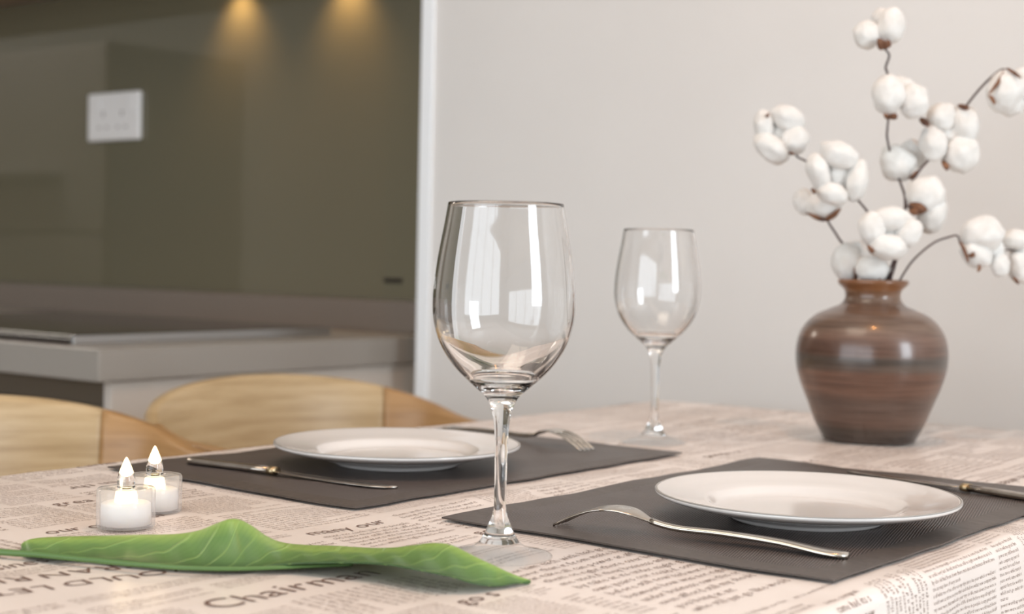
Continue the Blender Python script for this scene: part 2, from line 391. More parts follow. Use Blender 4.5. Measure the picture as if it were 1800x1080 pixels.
# ------------------------------------------------------------------ chairs
def chair(cx, cy, rz, label):
    t = thing('dining_chair', label, 'chair', (cx, cy, 0), rz, 'round backed oak dining chairs')
    A, B = .2159, .1327
    def path(th):                                   # th 0..pi, extended arms outside
        if th < 0: return Vector((A, th*.30, 0))
        if th > math.pi: return Vector((-A, -(th-math.pi)*.30, 0))
        c, s = math.cos(th), math.sin(th); e = .988
        return Vector((A*math.copysign(abs(c)**e, c), B*abs(s)**e, 0))
    def ztop(y): 
        k = max(0, min(1, (y+.07)/.353)); k = k*k*(3-2*k); return .7205+.0915*k
    def zbot(y):
        k = max(0, min(1, (y+.02)/.14)); k = k*k*(3-2*k); return ztop(y)-.036-.135*k
    def band(t0, t1, n, name, m, th=.018):
        rows = []
        for i in range(n+1):
            a = t0+(t1-t0)*i/n; p = path(a); q = (path(a+.01)-path(a-.01)).normalized(); o = Vector((q.y, -q.x, 0))
            zt, zb = ztop(p.y), zbot(p.y); row = []
            hh = zt-zb
            for (of, fz) in ((-th/2, 0), (-th/2, .25), (-th/2, .5), (-th/2, .75), (-th*.5, .96), (-th*.3, 1), (th*.3, 1), (th*.5, .96), (th/2, .75), (th/2, .5), (th/2, .25), (th/2, 0), (-th/2, 0)):
                fl = -.030*(1-fz)*hh/.17
                row.append(p+o*(of+fl)+Vector((0, 0, zb+hh*fz)))
            rows.append(row)
        bm = BM(); V = grid(bm, rows); bmesh.ops.remove_doubles(bm, verts=bm.verts[:], dist=1e-5)
        bmesh.ops.holes_fill(bm, edges=[e for e in bm.edges if e.is_boundary])
        return obj(name, bm, m, t)
    band(.66, math.pi-.10, 60, 'backrest', M['oak'])
    band(-.66, .657, 24, 'armrest', M['oakarm'], .019); band(math.pi-.097, math.pi+.66, 16, 'armrest', M['oakarm'], .019)
    bm = BM(); lathe(bm, [(0, .44), (.15, .44), (.19, .446), (.2, .455), (.19, .463), (.12, .458), (0, .455)], 48)
    bmesh.ops.translate(bm, verts=bm.verts[:], vec=(0, -.09, 0)); obj('seat', bm, M['oak'], t)
    for sx in (-1, 1):
        bm = BM(); tube(bm, [(sx*.203, -.22, 0), (sx*.195, -.19, .44), (sx*.212, -.160, .694)], [.012, .016, .012], 12); obj('leg', bm, M['oakarm'], t)
        bm = BM(); tube(bm, [(sx*.165, .11, 0), (sx*.130, .05, .44), (sx*.120, .075, .63)], [.012, .016, .011], 12); obj('leg', bm, M['oakarm'], t)
    return t
chair(1.3551, 1.3778, -.1936, 'honey oak round-backed chair, whole backrest in view behind the left plate')
chair(1.3551-.472, 1.3778, -.1936, 'honey oak round-backed chair cut off by the left edge, behind the tealights')

# ------------------------------------------------------------------ table and cloth
TX0, TX1, TY0, TY1, TZ = .28, 1.757, .362, 1.106, .75
tb = thing('dining_table', 'rectangular wooden dining table hidden under the newsprint cloth', 'table', (1.0, .73, 0))
put2('tabletop', boxbm(TX0+.006, TX1-.006, TY0+.006, TY1-.006, TZ-.032, TZ-.0035), M['tablewood'], tb, .003)
for x in (TX0+.06, TX1-.11):
    for y in (TY0+.05, TY1-.10):
        put2('leg', boxbm(x, x+.05, y, y+.05, 0, TZ-.033), M['tablewood'], tb, .003)
RC, RE = .045, .011
def cloth(a, b, off=0.0):
    """vectorised: sheet coordinates -> draped position"""
    a = np.asarray(a, float); b = np.asarray(b, float)
    cx = np.clip(a, TX0+RC, TX1-RC); cy = np.clip(b, TY0+RC, TY1-RC)
    wx, wy = a-cx, b-cy; d = np.hypot(wx, wy); dd = np.maximum(d, 1e-9); gx, gy = wx/dd, wy/dd
    e = np.maximum(d-(RC-RE), 0); ph = np.minimum(e/RE, math.pi/2); ver = np.maximum(e-RE*math.pi/2, 0)
    hor = np.minimum(d, RC-RE)+RE*np.sin(ph); drop = RE*(1-np.cos(ph))+ver
    per = (a*gy*gy+b*gx*gx)+a*gx*.0
    hor = hor+ver*.06+np.minimum(ver/.05, 1)*.004*np.sin(per*38)+np.minimum(ver/.05, 1)*.002*np.sin(per*97+1)
    flat = 1-np.minimum(e/.01, 1)
    z = TZ-drop+flat*(.0007*np.sin(a*31+b*9)*np.sin(b*27+1.3)+.0004*np.sin(a*83+2)*np.sin(b*61-a*20))
    # a soft ridge of cloth between the two place mats
    z = z+flat*.0035*np.exp(-(((b-.735)/.014)**2+((a-.93)/.06)**2))
    return np.stack([cx+gx*hor+gx*np.sin(ph)*off, cy+gy*hor+gy*np.sin(ph)*off, z+np.cos(ph)*off], -1)
def axis(lo, hi):
    e = RC
    parts = [np.arange(lo-.22, lo-.004, .012), np.arange(lo-.004, lo+e, .0022), np.arange(lo+e, hi-e, .010), np.arange(hi-e, hi+.004, .0022), np.arange(hi+.004, hi+.23, .012)]
    return np.concatenate(parts)
ax, ay = axis(TX0, TX1), axis(TY0, TY1)
AA, BB = np.meshgrid(ax, ay, indexing='ij'); P = cloth(AA, BB)
nx, ny = len(ax), len(ay)
idx = np.arange(nx*ny).reshape(nx, ny)
F = np.stack([idx[:-1, :-1], idx[1:, :-1], idx[1:, 1:], idx[:-1, 1:]], -1).reshape(-1, 4)
def npmesh(name, V, F):
    me = bpy.data.meshes.new(name); k = F.shape[1]
    me.vertices.add(len(V)); me.vertices.foreach_set('co', V.astype(np.float32).ravel())
    me.loops.add(F.size); me.loops.foreach_set('vertex_index', F.astype(np.int32).ravel())
    me.polygons.add(len(F)); me.polygons.foreach_set('loop_start', np.arange(0, F.size, k, dtype=np.int32))
    me.update(calc_edges=True); me.validate(); return me
tcl = link('tablecloth', npmesh('tablecloth', P.reshape(-1, 3), F), M['cloth'])
tag(tcl, 'pale pinkish tablecloth printed with newspaper columns, draped over the table', 'tablecloth')

# printed newspaper text: glyph meshes composed and laid along the cloth
def glyphs(chars, res=1):
    out = {}
    cu_ = bpy.data.curves.new('glyph', 'FONT'); cu_.resolution_u = res; cu_.size = 1; cu_.offset = -.006
    o = bpy.data.objects.new('glyph', cu_); C.objects.link(o)
    for ch in chars:
        cu_.body = ch; bpy.context.view_layer.update()
        me = o.evaluated_get(bpy.context.evaluated_depsgraph_get()).to_mesh()
        V = np.empty(len(me.vertices)*3, np.float32); me.vertices.foreach_get('co', V); V = V.reshape(-1, 3)[:, :2].copy()
        me.calc_loop_triangles(); T = np.empty(len(me.loop_triangles)*3, np.int32); me.loop_triangles.foreach_get('vertices', T)
        out[ch] = (V, T.reshape(-1, 3), float(V[:, 0].max())+.06 if len(V) else .3)
    bpy.data.objects.remove(o); bpy.data.curves.remove(cu_); return out
G1 = glyphs(string.ascii_letters+'.,'); G2 = glyphs(string.ascii_letters, 4)
TV, TT = [], []; tvn = [0]
def line(s, x, y, size, ang, wscale=1.0, maxw=None):
    """one line of text from (x,y) in sheet coordinates, running at ang"""
    c, sn = math.cos(ang), math.sin(ang); px = 0; G = G2 if size > .015 else G1
    for ch in s:
        if ch == ' ': px += .28*size; continue
        V, T, adv = G[ch]
        if maxw and px+adv*size*wscale > maxw: break
        lx = px+V[:, 0]*size*wscale; ly = V[:, 1]*size
        TV.append(np.stack([x+lx*c-ly*sn, y+lx*sn+ly*c], -1)); TT.append(T+tvn[0]); tvn[0] += len(V)
        px += adv*size*wscale
    return px
WORDS = ('the of and to in a is that for it was on with as be at by this had not are but from or have an they which one you were all her she there would their we him been has when who will no more if out so up said what its about than into them can only other time new some could these two may first then do any like my now over such our man me even most made after also did many off before must well back through years much where your way down should because long each just state those people too how little good world make very year still see own work men day get here old life both between being under three never know same last another while us might great since against go came right used take news and afford business power company report').split()
def column(x, y, wd, ht, ang, pitch):
    """block whose local frame starts at (x,y), lines stacked downwards from ht"""
    c, sn = math.cos(ang), math.sin(ang); ly = ht-pitch
    while ly > 0:
        s = ''
        while len(s)*pitch*.30 < wd*1.15: s += random.choice(WORDS)+' '
        line(s, x-ly*sn, y+ly*c, pitch*.92, ang, .92, maxw=wd*(1 if random.random() < .85 else random.uniform(.3, .8)))
        ly -= pitch
rsv = []                      # reserved areas for headlines (x0,x1,y0,y1)
hb_ = [('Chairman', (.527, .604), .030, 0.0, (.52, .675, .592, .632)), ]
for s, (x, y), sz, a, rr in hb_:
    line(s, x, y, sz, a, 1.05); rsv.append(rr)
line('WOULD LET YOU R', .600, .706, .019, R(172), 1.25); line('IS TRAN RIO', .600, .735, .019, R(172), 1.25)
rsv.append((.40, .612, .684, .744))
column(.70, .405, .115, .155, 0, .0112); rsv.append((.695, .82, .40, .565))
line('OCK', 1.155, .338, .030, R(90), 1.0) ; rsv.append((1.12, 1.165, .30, .372))
def split(x0, x1, y0, y1):
    w_, h_ = x1-x0, y1-y0
    mx_ = random.uniform(.10, .17)
    if w_ > mx_ or h_ > mx_*.8:
        k = random.uniform(.38, .62)
        if w_ > h_*1.1: return split(x0, x0+w_*k, y0, y1)+split(x0+w_*k, x1, y0, y1)
        return split(x0, x1, y0, y0+h_*k)+split(x0, x1, y0+h_*k, y1)
    return [(x0, x1, y0, y1)]
def sub(r_, q):               # rectangle minus reserved rectangle -> pieces
    x0, x1, y0, y1 = r_; a0, a1, b0, b1 = q
    if a0 >= x1 or a1 <= x0 or b0 >= y1 or b1 <= y0: return [r_]
    out = []
    if b0-y0 > .012: out.append((x0, x1, y0, b0))
    if y1-b1 > .012: out.append((x0, x1, b1, y1))
    yy0, yy1 = max(y0, b0), min(y1, b1)
    if a0-x0 > .02: out.append((x0, a0, yy0, yy1))
    if x1-a1 > .02: out.append((a1, x1, yy0, yy1))
    return out
cells = [q for q in split(.30, 1.93, .22, 1.23) if not (q[1] > 1.78 and (q[2] < .34 or q[3] > 1.12))]
for q in rsv: cells = [p for c_ in cells for p in sub(c_, q)]
for (x0, x1, y0, y1) in cells:
    g = .0035; x0 += g; x1 -= g; y0 += g; y1 -= g; w_, h_ = x1-x0, y1-y0
    pitch = random.choice((.0042, .0048, .0056, .0068, .0085)) if x0 < 1.4 else random.choice((.007, .009, .011))
    rot = random.choice((0, 0, 0, 0, 2, 1, 3)) if h_ > .03 else 0
    big = random.random() < .25 and h_ > .04 and rot in (0, 2)
    hd = .020 if big else 0
    if rot == 0:
        column(x0, y0, w_, h_-hd, 0, pitch)
        if big: line(' '.join(random.choice(WORDS).upper() if False else random.choice(WORDS) for _ in range(4)), x0, y1-.016, .019, 0, 1, maxw=w_)
    elif rot == 2:
        column(x1, y1, w_, h_-hd, math.pi, pitch)
        if big: line(' '.join(random.choice(WORDS) for _ in range(4)), x1, y0+.016, .019, math.pi, 1, maxw=w_)
    elif rot == 1: column(x1, y0, h_, w_, math.pi/2, pitch)
    else: column(x0, y1, h_, w_, -math.pi/2, pitch)
TVa = np.concatenate(TV); TTa = np.concatenate(TT)
print('text verts', len(TVa), 'tris', len(TTa))
me = npmesh('printed_text', cloth(TVa[:, 0], TVa[:, 1], .00045), TTa)
link('printed_text', me, M['ink'], tcl, smooth=False)
tcl.children[0]['label'] = 'brown newspaper lettering'; tcl.children[0]['kind'] = 'stuff'

# ------------------------------------------------------------------ place mats
def placemat(x0, x1, y0, y1, label, rz=0, mod=None):
    cx, cy = (x0+x1)/2, (y0+y1)/2; L_, W_ = x1-x0, y1-y0
    t = thing('placemat', label, 'placemat', (cx, cy, TZ+.0016), rz, 'dark woven placemats')
    def zed(x, y):
        c, s = math.cos(rz), math.sin(rz)
        return float(cloth(cx+x*c-y*s, cy+x*s+y*c)[2])-TZ+.0004
    def patch(ax_, ay_, cond, nm, m, th=.0012):
        bm = BM(); nX, nY = len(ax_), len(ay_); V = {}
        def v(i, j, k):
            if (i, j, k) not in V:
                x, y = ax_[i], ay_[j]
                V[i, j, k] = bm.verts.new((x, y, zed(x, y)+(th if k else 0)))
            return V[i, j, k]
        cells_ = {(i, j) for i in range(nX-1) for j in range(nY-1) if cond((ax_[i]+ax_[i+1])/2, (ay_[j]+ay_[j+1])/2)}
        for (i, j) in cells_:
            bm.faces.new((v(i, j, 1), v(i+1, j, 1), v(i+1, j+1, 1), v(i, j+1, 1)))
            bm.faces.new((v(i, j, 0), v(i, j+1, 0), v(i+1, j+1, 0), v(i+1, j, 0)))
            for (di, dj, e) in ((-1, 0, ((i, j), (i, j+1))), (1, 0, ((i+1, j+1), (i+1, j))), (0, -1, ((i+1, j), (i, j))), (0, 1, ((i, j+1), (i+1, j+1)))):
                if (i+di, j+dj) not in cells_:
                    (a_, b_), (c_, d_) = e
                    bm.faces.new((v(a_, b_, 0), v(a_, b_, 1), v(c_, d_, 1), v(c_, d_, 0)))
        return obj(nm, bm, m, t, smooth=False)
    bx, by = .022, .022
    gx = [-L_/2, -L_/2+bx]+[-L_/2+bx+(L_-2*bx)*k/30 for k in range(1, 30)]+[L_/2-bx, L_/2]
    gy = [-W_/2, -W_/2+by]+[-W_/2+by+(W_-2*by)*k/20 for k in range(1, 20)]+[W_/2-by, W_/2]
    inner = lambda x, y: abs(x) < L_/2-bx and abs(y) < W_/2-by
    patch(gx, gy, inner, 'woven_field', M['mat'])
    patch(gx, gy, lambda x, y: not inner(x, y), 'border', M['matborder'])
    return t
placemat(.813, 1.279, .390, .695, 'dark brown woven placemat under the right plate, beside the clear wine glass foot')
placemat(.800, 1.258, .768, 1.062, 'dark brown woven placemat under the left plate by the chairs')
ZM = TZ+.0036

# ------------------------------------------------------------------ plates
def plate(x, y, label):
    t = thing('dinner_plate', label, 'plate', (x, y, ZM), 0, 'white dinner plates')
    out = [(0, .0042), (.046, .0042), (.0505, .0035), (.052, .0), (.0565, .0), (.0585, .0022), (.0600, .0052), (.0635, .0058), (.069, .0066), (.0715, .0092), (.078, .0102), (.088, .0126), (.100, .0158), (.1085, .0186), (.1128, .0208), (.1136, .0216)]
    KP = .965; KZ = .80
    top = [(.1140, .0226), (.1138, .0240), (.1130, .0246), (.111, .0243), (.100, .0212), (.088, .0186), (.078, .0168), (.0735, .0152), (.0700, .0118), (.066, .0092), (.058, .0080), (.03, .0074), (0, .0072)]
    bm = BM(); lathe(bm, [(a*KP, b*KZ) for a, b in out+top], 128); obj('plate_body', bm, M['porcelain'], t)
    bm = BM()
    r0 = .1137*KP
    ring = [(r0-.0016, .0247), (r0-.0008, .0249), (r0+.0001, .0244), (r0+.0002, .0238), (r0-.0006, .0238), (r0-.0016, .0240)]
    lathe(bm, [(a, b*KZ) for a, b in ring], 128, closed=True); obj('rim_line', bm, M['rimline'], t)
    return t
p1 = at(1417, 867, ZM+.019); p2 = at(699, 778, ZM+.019)
plate(p1.x, p1.y, 'white dinner plate with thin grey rim on the right placemat')
plate(p2.x, p2.y, 'white dinner plate on the placemat nearest the oak chairs, behind the wine glass')

# ------------------------------------------------------------------ cutlery
def strip(bm, st, th=.0016, side=0):
    """st=[(s, y0, y1, z)] flat ribbon with rounded section"""
    rows = []
    for s, y0, y1, z in st:
        c = (y0+y1)/2; h = (y1-y0)/2; row = []
        for k in range(13):
            a = 2*math.pi*k/12; row.append(Vector((s, c+h*math.cos(a), z+th/2*math.sin(a)*(1.0))))
        rows.append(row)
    V = grid(bm, rows); bmesh.ops.remove_doubles(bm, verts=bm.verts[:], dist=1e-6)
    bmesh.ops.holes_fill(bm, edges=[e for e in bm.edges if e.is_boundary])
def interp(tab, s):
    for (a, b) in zip(tab, tab[1:]):
        if s <= b[0]: 
            k = (s-a[0])/(b[0]-a[0]); k = max(0, k); return a[1]+(b[1]-a[1])*k
    return tab[-1][1]
FZ = [(tuple(v)[0], tuple(v)[1]) for v in spline([(0, .0012, 0), (.012, .0075, 0), (.027, .0135, 0), (.042, .0160, 0), (.056, .0148, 0), (.072, .0095, 0), (.09, .0070, 0), (.12, .0072, 0), (.16, .0060, 0), (.19, .0030, 0), (.207, .0022, 0)], 6)]
FW = [(v[0], v[1]) for v in spline([(.036, .0118, 0), (.045, .0124, 0), (.055, .0112, 0), (.064, .0072, 0), (.071, .0038, 0), (.09, .0034, 0), (.13, .0044, 0), (.165, .0062, 0), (.192, .0082, 0), (.202, .0074, 0), (.207, .0034, 0)], 6)]
def fork(a, b, label):
    d = Vector(b)-Vector(a); rz = math.atan2(d.y, d.x)
    t = thing('fork', label, 'fork', (a[0], a[1], ZM-.0008), rz, 'forks')
    bm = BM()
    for k in range(4):
        y = (-1.5+k)*.0064
        st = []
        for i in range(9):
            s = .040*i/8; hw = .0011+.0009*min(1, s/.02); yy = y*(1 if s > .01 else .97)
            st.append((s, yy-hw, yy+hw, interp(FZ, s)))
        strip(bm, st, .0019)
    st = [(s, -interp(FW, s), interp(FW, s), interp(FZ, s)) for s in [.036+.004*i for i in range(10)]]
    strip(bm, st, .0030); obj('fork_head', bm, M['silver'], t)
    bm = BM(); st = [(s, -interp(FW, s), interp(FW, s), interp(FZ, s)) for s in [.070+.137*i/30 for i in range(31)]]
    strip(bm, st, .0044); obj('handle', bm, M['silver'], t)
    return t
def knife(a, b, label):
    d = Vector(b)-Vector(a); rz = math.atan2(d.y, d.x); L_ = d.length
    t = thing('table_knife', label, 'knife', (a[0], a[1], ZM-.0008), rz, 'table knives')
    k = L_/.225
    bm = BM(); st = [(s*k, -h, h, .0036) for s, h in ((0, .0030), (.003, .0058), (.012, .0070), (.04, .0064), (.075, .0055), (.094, .0052))]
    strip(bm, st, .0064); obj('handle', bm, M['silver_dark'], t)
    bm = BM(); st = [(s*k, -h, h, .0036) for s, h in ((.094, .0058), (.098, .0060), (.101, .0056))]
    strip(bm, st, .0072); obj('bolster', bm, M['brass'], t)
    bm = BM(); st = [(s*k, -h0, h1, z) for s, h0, h1, z in ((.100, .0050, .005, .0034), (.112, .0062, .005, .0030), (.13, .0088, .0058, .0026), (.17, .0102, .0062, .0020), (.205, .0085, .006, .0018), (.219, .0045, .0058, .0018), (.225, -.002, .0048, .0018))]
    strip(bm, st, .0019); obj('blade', bm, M['silver_dark'], t)
    return t
f0, f1 = at(984, 921, ZM), at(1480, 980, ZM)
fork((f0.x, f0.y), (f1.x, f1.y), 'steel fork lying tines down in front of the right plate')
fork((1.197, .838), (1.222, 1.043), 'steel fork lying tines down beyond the left plate, by the far wine glass')
k0, k1 = at(332, 815, ZM), at(693, 860, ZM)
knife((k0.x, k0.y), (k1.x, k1.y), 'table knife lying on the left placemat behind the tealights')
knife((1.192, .375), (1.247, .585), 'table knife at the right edge, partly hidden by the right plate')

# ------------------------------------------------------------------ wine glasses
KG = .000364
outer_px = [(93, 974), (93.5, 972.5), (88, 970), (70, 966), (52, 961), (38, 952), (29, 940), (22, 925), (15, 908), (10.8, 889), (10.5, 860), (10.8, 829), (11.3, 790), (12.5, 755), (15.5, 730), (20, 712), (30, 695), (44, 682), (60, 668), (79, 650), (95, 630), (108.6, 607), (118, 582), (123.2, 556), (124.2, 530), (123, 505), (118, 462), (112, 425), (106, 392), (100.5, 358)]
def wineglass(base, label, emblem=False, k=1.0):
    t = thing('wine_glass', label, 'wine glass', base, 0, 'clear stemmed wine glasses')
    o_ = [(r*KG*k, (974-y)*KG*k) for r, y in outer_px]
    os_ = [(v[0], v[1]) for v in spline([(r, z, 0) for r, z in o_], 4)]
    zcut = (974-668)*KG*k; zft = (974-950)*KG*k; th0 = .0015*k
    bowl = [(r, z) for r, z in os_ if z >= zcut-1e-5]; stem = [(r, z) for r, z in os_ if zft <= z <= zcut+1e-5]; foot = [(r, z) for r, z in os_ if z <= zft+1e-5]
    inner = []; n_ = len(bowl)
    for i in range(n_):
        a_, b_ = bowl[max(i-1, 0)], bowl[min(i+1, n_-1)]
        tx, tz = b_[0]-a_[0], b_[1]-a_[1]; l = math.hypot(tx, tz); zz_ = bowl[i][1]/KG/k
        th = th0*(1+max(0, min(1, (380-zz_)/70))*1.0)
        inner.append((bowl[i][0]-tz/l*th, bowl[i][1]+tx/l*th))
    bm = BM(); lathe(bm, bowl+[(bowl[-1][0]-th0*.5, bowl[-1][1]+.0003)]+inner[::-1], 128, closed=True); o = obj('bowl', bm, M['glass'], t)
    rb, zb = inner[0]
    cup = [(rb*math.cos(R(q)), zb-.0062*k*math.sin(R(q))) for q in (0, 15, 30, 50, 70)]
    bm = BM(); lathe(bm, [(0, stem[0][1])]+stem+[(rb, zb)]+cup[1:]+[(0, zb-.0062*k)], 96); obj('stem', bm, M['glass'], t)
    bm = BM(); lathe(bm, [(0, .0008*k), (.0325*k, 0)]+foot+[(0, foot[-1][1])], 128); obj('foot', bm, M['cup'], t)
    if emblem:
        bm = BM(); zc = (974-497)*KG; rr = 123.3*KG
        for i in range(7):       # etched laurel spray near the silhouette
            for s in (-1, 1):
                a0 = R(142)+s*.02*0; zz_ = zc-.006+i*.0024
                c0 = Vector((0, s*.0006, zz_)); c1 = Vector((0, s*(.0045-.0003*i), zz_+.0034)); 
                q = [c0, (c0+c1)/2+Vector((0, 0, .0009)), c1, (c0+c1)/2-Vector((0, 0, .0009))]
                vs = []
                for p in q:
                    a_ = a0+p.y/rr; vs.append(bm.verts.new((math.cos(a_)*(rr+.00025), math.sin(a_)*(rr+.00025), p.z)))
                bm.faces.new(vs)
        e = obj('etched_emblem', bm, M['frost'], t, smooth=False); e['label'] = 'small frosted etched leaf emblem'
    return t
gp = at(877, 977, TZ+.0012); wineglass(gp, 'large clear wine glass standing in the foreground beside the leaf tip', True, .992)
gp2 = at(1149, 779, TZ+.0012); wineglass(gp2, 'clear wine glass standing farther back, left of the brown vase', False, .985)

# ------------------------------------------------------------------ vase
vb = at(1527, 774, TZ+.001); Dv = vb.dot(FWD); kv = Dv/FPX
vpx = [(0, 778), (76, 778), (80, 776), (82, 771), (88, 760), (96, 744), (110, 708), (118, 688), (124, 671), (129, 652), (131, 632), (130, 612), (125, 592), (114, 573), (96, 557), (74, 547), (56, 539), (49, 530), (47.5, 522), (50, 513), (58, 505), (61, 500), (60, 496), (56, 494.5)]
va = thing('vase', 'round brown banded ceramic vase holding the cotton branches', 'vase', vb)
pr = [(v[0], v[1]) for v in spline([(r*kv, (778-y)*kv, 0) for r, y in vpx[1:]], 4)]
inn = [(52*kv, (778-497)*kv), (43*kv, (778-510)*kv), (41*kv, (778-524)*kv), (48*kv, (778-542)*kv), (90*kv, (778-562)*kv), (118*kv, (778-600)*kv), (120*kv, (778-640)*kv), (90*kv, (778-730)*kv), (60*kv, (778-768)*kv), (0, (778-769)*kv)]
bm = BM(); lathe(bm, [(0, 0)]+pr+inn, 128); obj('vase_body', bm, M['vase'], va)
VMZ = vb.z+(778-497)*kv

# ------------------------------------------------------------------ cotton branches
def lobe(bm, c, rx, rz_, tilt, depth, seed, right, fwd):
    """fluffy ellipsoid: rx, rz_ half axes in the picture plane, tilt in plane"""
    tmp = bmesh.ops.create_icosphere(bm, subdivisions=4, radius=1)
    X = (right*math.cos(tilt)+Vector((0, 0, 1))*math.sin(tilt)); Z = (-right*math.sin(tilt)+Vector((0, 0, 1))*math.cos(tilt))
    for v in tmp['verts']:
        p = v.co.copy(); nz = mnoise.noise(p*1.6+Vector((seed*7.3, 0, 0)))*.13+mnoise.noise(p*5+Vector((0, seed*3.1, 0)))*.035
        p *= 1+nz
        v.co = c+X*p.x*rx+Z*p.z*rz_+fwd*p.y*depth
def claw(bm, a, b, w_, out):
    """thin curved bract from a to b bulging by out"""
    mid = (a+b)/2+out; pts = spline([a, mid, b], 5); n = len(pts); t_ = (b-a).normalized(); sd = t_.cross(out.normalized() if out.length > 0 else Vector((0, 0, 1))).normalized()
    rows = []
    for i, p in enumerate(pts):
        k = i/(n-1); h = w_*math.sin(math.pi*min(1, .12+k*.88))*.5+.0003
        o_ = out.normalized()*.0008
        rows.append([p-sd*h-o_, p-sd*h*.5-o_*2, p+sd*h*.5-o_*2, p+sd*h-o_, p+sd*h+o_, p-sd*h+o_, p-sd*h-o_])
    grid(bm, rows)
RIGHT = Vector((FWD.y, -FWD.x, 0))
BOLLS = {   # name: (depth offset, [lobes (x,y,rx,ry,tilt deg, dd)], [calyx (x,y, tox,toy, width)])
 'B1': (.00, [(1524, 61, 24, 25, 10, .0), (1566, 46, 24, 33, -5, -.004), (1552, 36, 20, 22, 0, .012)], [(1553, 86, 1543, 68, 16), (1553, 86, 1562, 70, 14)]),
 'B2': (-.01, [(1561, 166, 29, 35, 0, 0), (1607, 178, 26, 30, 0, .002), (1585, 160, 24, 26, 0, .014)], [(1562, 208, 1576, 200, 13), (1562, 208, 1553, 200, 8)]),
 'B3': (.03, [(1342, 220, 17, 27, 5, 0), (1384, 208, 31, 23, -25, 0), (1397, 246, 24, 27, -35, -.002), (1356, 262, 35, 22, -38, -.004), (1370, 236, 26, 26, 0, .014)], [(1384, 268, 1396, 270, 5), (1352, 200, 1345, 205, 6)]),
 'B4': (-.02, [(1438, 302, 19, 33, 20, 0), (1475, 273, 36, 24, -22, 0), (1506, 317, 20, 36, -8, 0), (1463, 341, 29, 20, -18, -.004), (1472, 308, 28, 32, 0, .016)], [(1426, 333, 1434, 338, 8)]),
 'B5': (.03, [(1412, 354, 17, 24, 10, .008), (1448, 362, 32, 27, 0, 0)], [(1450, 388, 1417, 374, 7), (1450, 388, 1478, 366, 9)]),
 'B6': (.01, [(1656, 206, 29, 26, 10, .004), (1697, 218, 24, 34, 12, 0), (1640, 254, 24, 31, 12, -.006), (1690, 272, 31, 33, -35, -.002), (1667, 236, 30, 34, 0, .014)], [(1618, 208, 1632, 222, 11), (1658, 282, 1664, 300, 11), (1684, 186, 1704, 190, 9)]),
 'B7': (.02, [(1579, 288, 33, 31, -15, 0), (1603, 272, 24, 26, 0, .016), (1568, 275, 20, 22, 0, .014)], [(1598, 315, 1612, 300, 8)]),
 'B8': (.00, [(1628, 343, 34, 35, -20, 0), (1638, 376, 26, 36, -12, .004)], [(1598, 362, 1630, 369, 19), (1600, 364, 1612, 378, 14)]),
 'B9': (-.04, [(1532, 402, 24, 30, 5, 0), (1566, 386, 35, 23, 0, .002), (1596, 409, 24, 28, -30, 0), (1560, 435, 34, 24, -8, -.004), (1563, 408, 28, 26, 0, .014)], [(1527, 430, 1533, 446, 9)]),
 'B10': (.01, [(1489, 462, 26, 34, 8, 0), (1505, 448, 22, 26, 0, .014)], [(1504, 496, 1502, 470, 6)]),
 'B11': (-.01, [(1533, 474, 30, 25, 0, 0)], [(1546, 498, 1546, 490, 5)]),
 'B12': (-.01, [(1727, 411, 37, 31, 5, 0), (1716, 448, 30, 22, -30, -.002), (1758, 466, 17, 22, 10, .0), (1735, 438, 30, 28, 0, .014)], [(1688, 425, 1702, 462, 5), (1700, 441, 1712, 452, 11), (1722, 460, 1718, 478, 6)]),
 'B13': (.01, [(1787, 421, 30, 18, 0, 0), (1792, 470, 21, 29, 10, 0), (1805, 445, 28, 30, 0, .01)], [(1780, 486, 1790, 500, 5)]),
 'B14': (-.01, [(1766, 162, 32, 37, -15, 0), (1800, 148, 24, 32, 0, .004), (1775, 183, 26, 22, 0, .006)], [(1765, 126, 1738, 165, 6), (1738, 165, 1748, 184, 6), (1770, 120, 1795, 138, 5)]),
}
vc = vb.copy()
def P3(px, py, dd=0): return atD(px, py, Dv+dd)
def branch(label, bolls, stems):
    root = Vector((vb.x, vb.y, vb.z+.03))
    t = thing('cotton_branch', label, 'cotton branch', root, 0, 'cotton branches in the vase')
    bm = BM()
    for pts, r in stems:
        Q = []
        for p in pts:
            q = P3(*p) if p != 'R' else root.copy()
            Q.append(q-root)
        sp_ = spline(Q, 8); n = len(sp_)
        tube(bm, sp_, [r*(1.15-.35*i/(n-1)) for i in range(n)], 8)
    obj('stem', bm, M['twig'], t)
    for b in bolls:
        dd, lobes, cal = BOLLS[b]; bm = BM()
        for i, (x, y, rx, ry, tl, d2) in enumerate(lobes):
            D = Dv+dd+d2; k = D/FPX
            lobe(bm, atD(x, y, D)-root, rx*k, ry*k, R(tl), (rx+ry)/2*k*.9, len(b)*3+i*2.7+x*.01, RIGHT, FWD)
        o = obj('cotton_boll', bm, M['cotton'], t)
        for (x0, y0, x1, y1, w_) in cal:
            bm = BM()
            D = Dv+dd-.013; a_, b_ = atD(x0, y0, D+.008)-root, atD(x1, y1, D-.006)-root
            claw(bm, a_, b_, w_*D/FPX, -FWD*.004+Vector((0, 0, -.001)))
            obj('calyx', bm, M['calyx'], o)
    return t
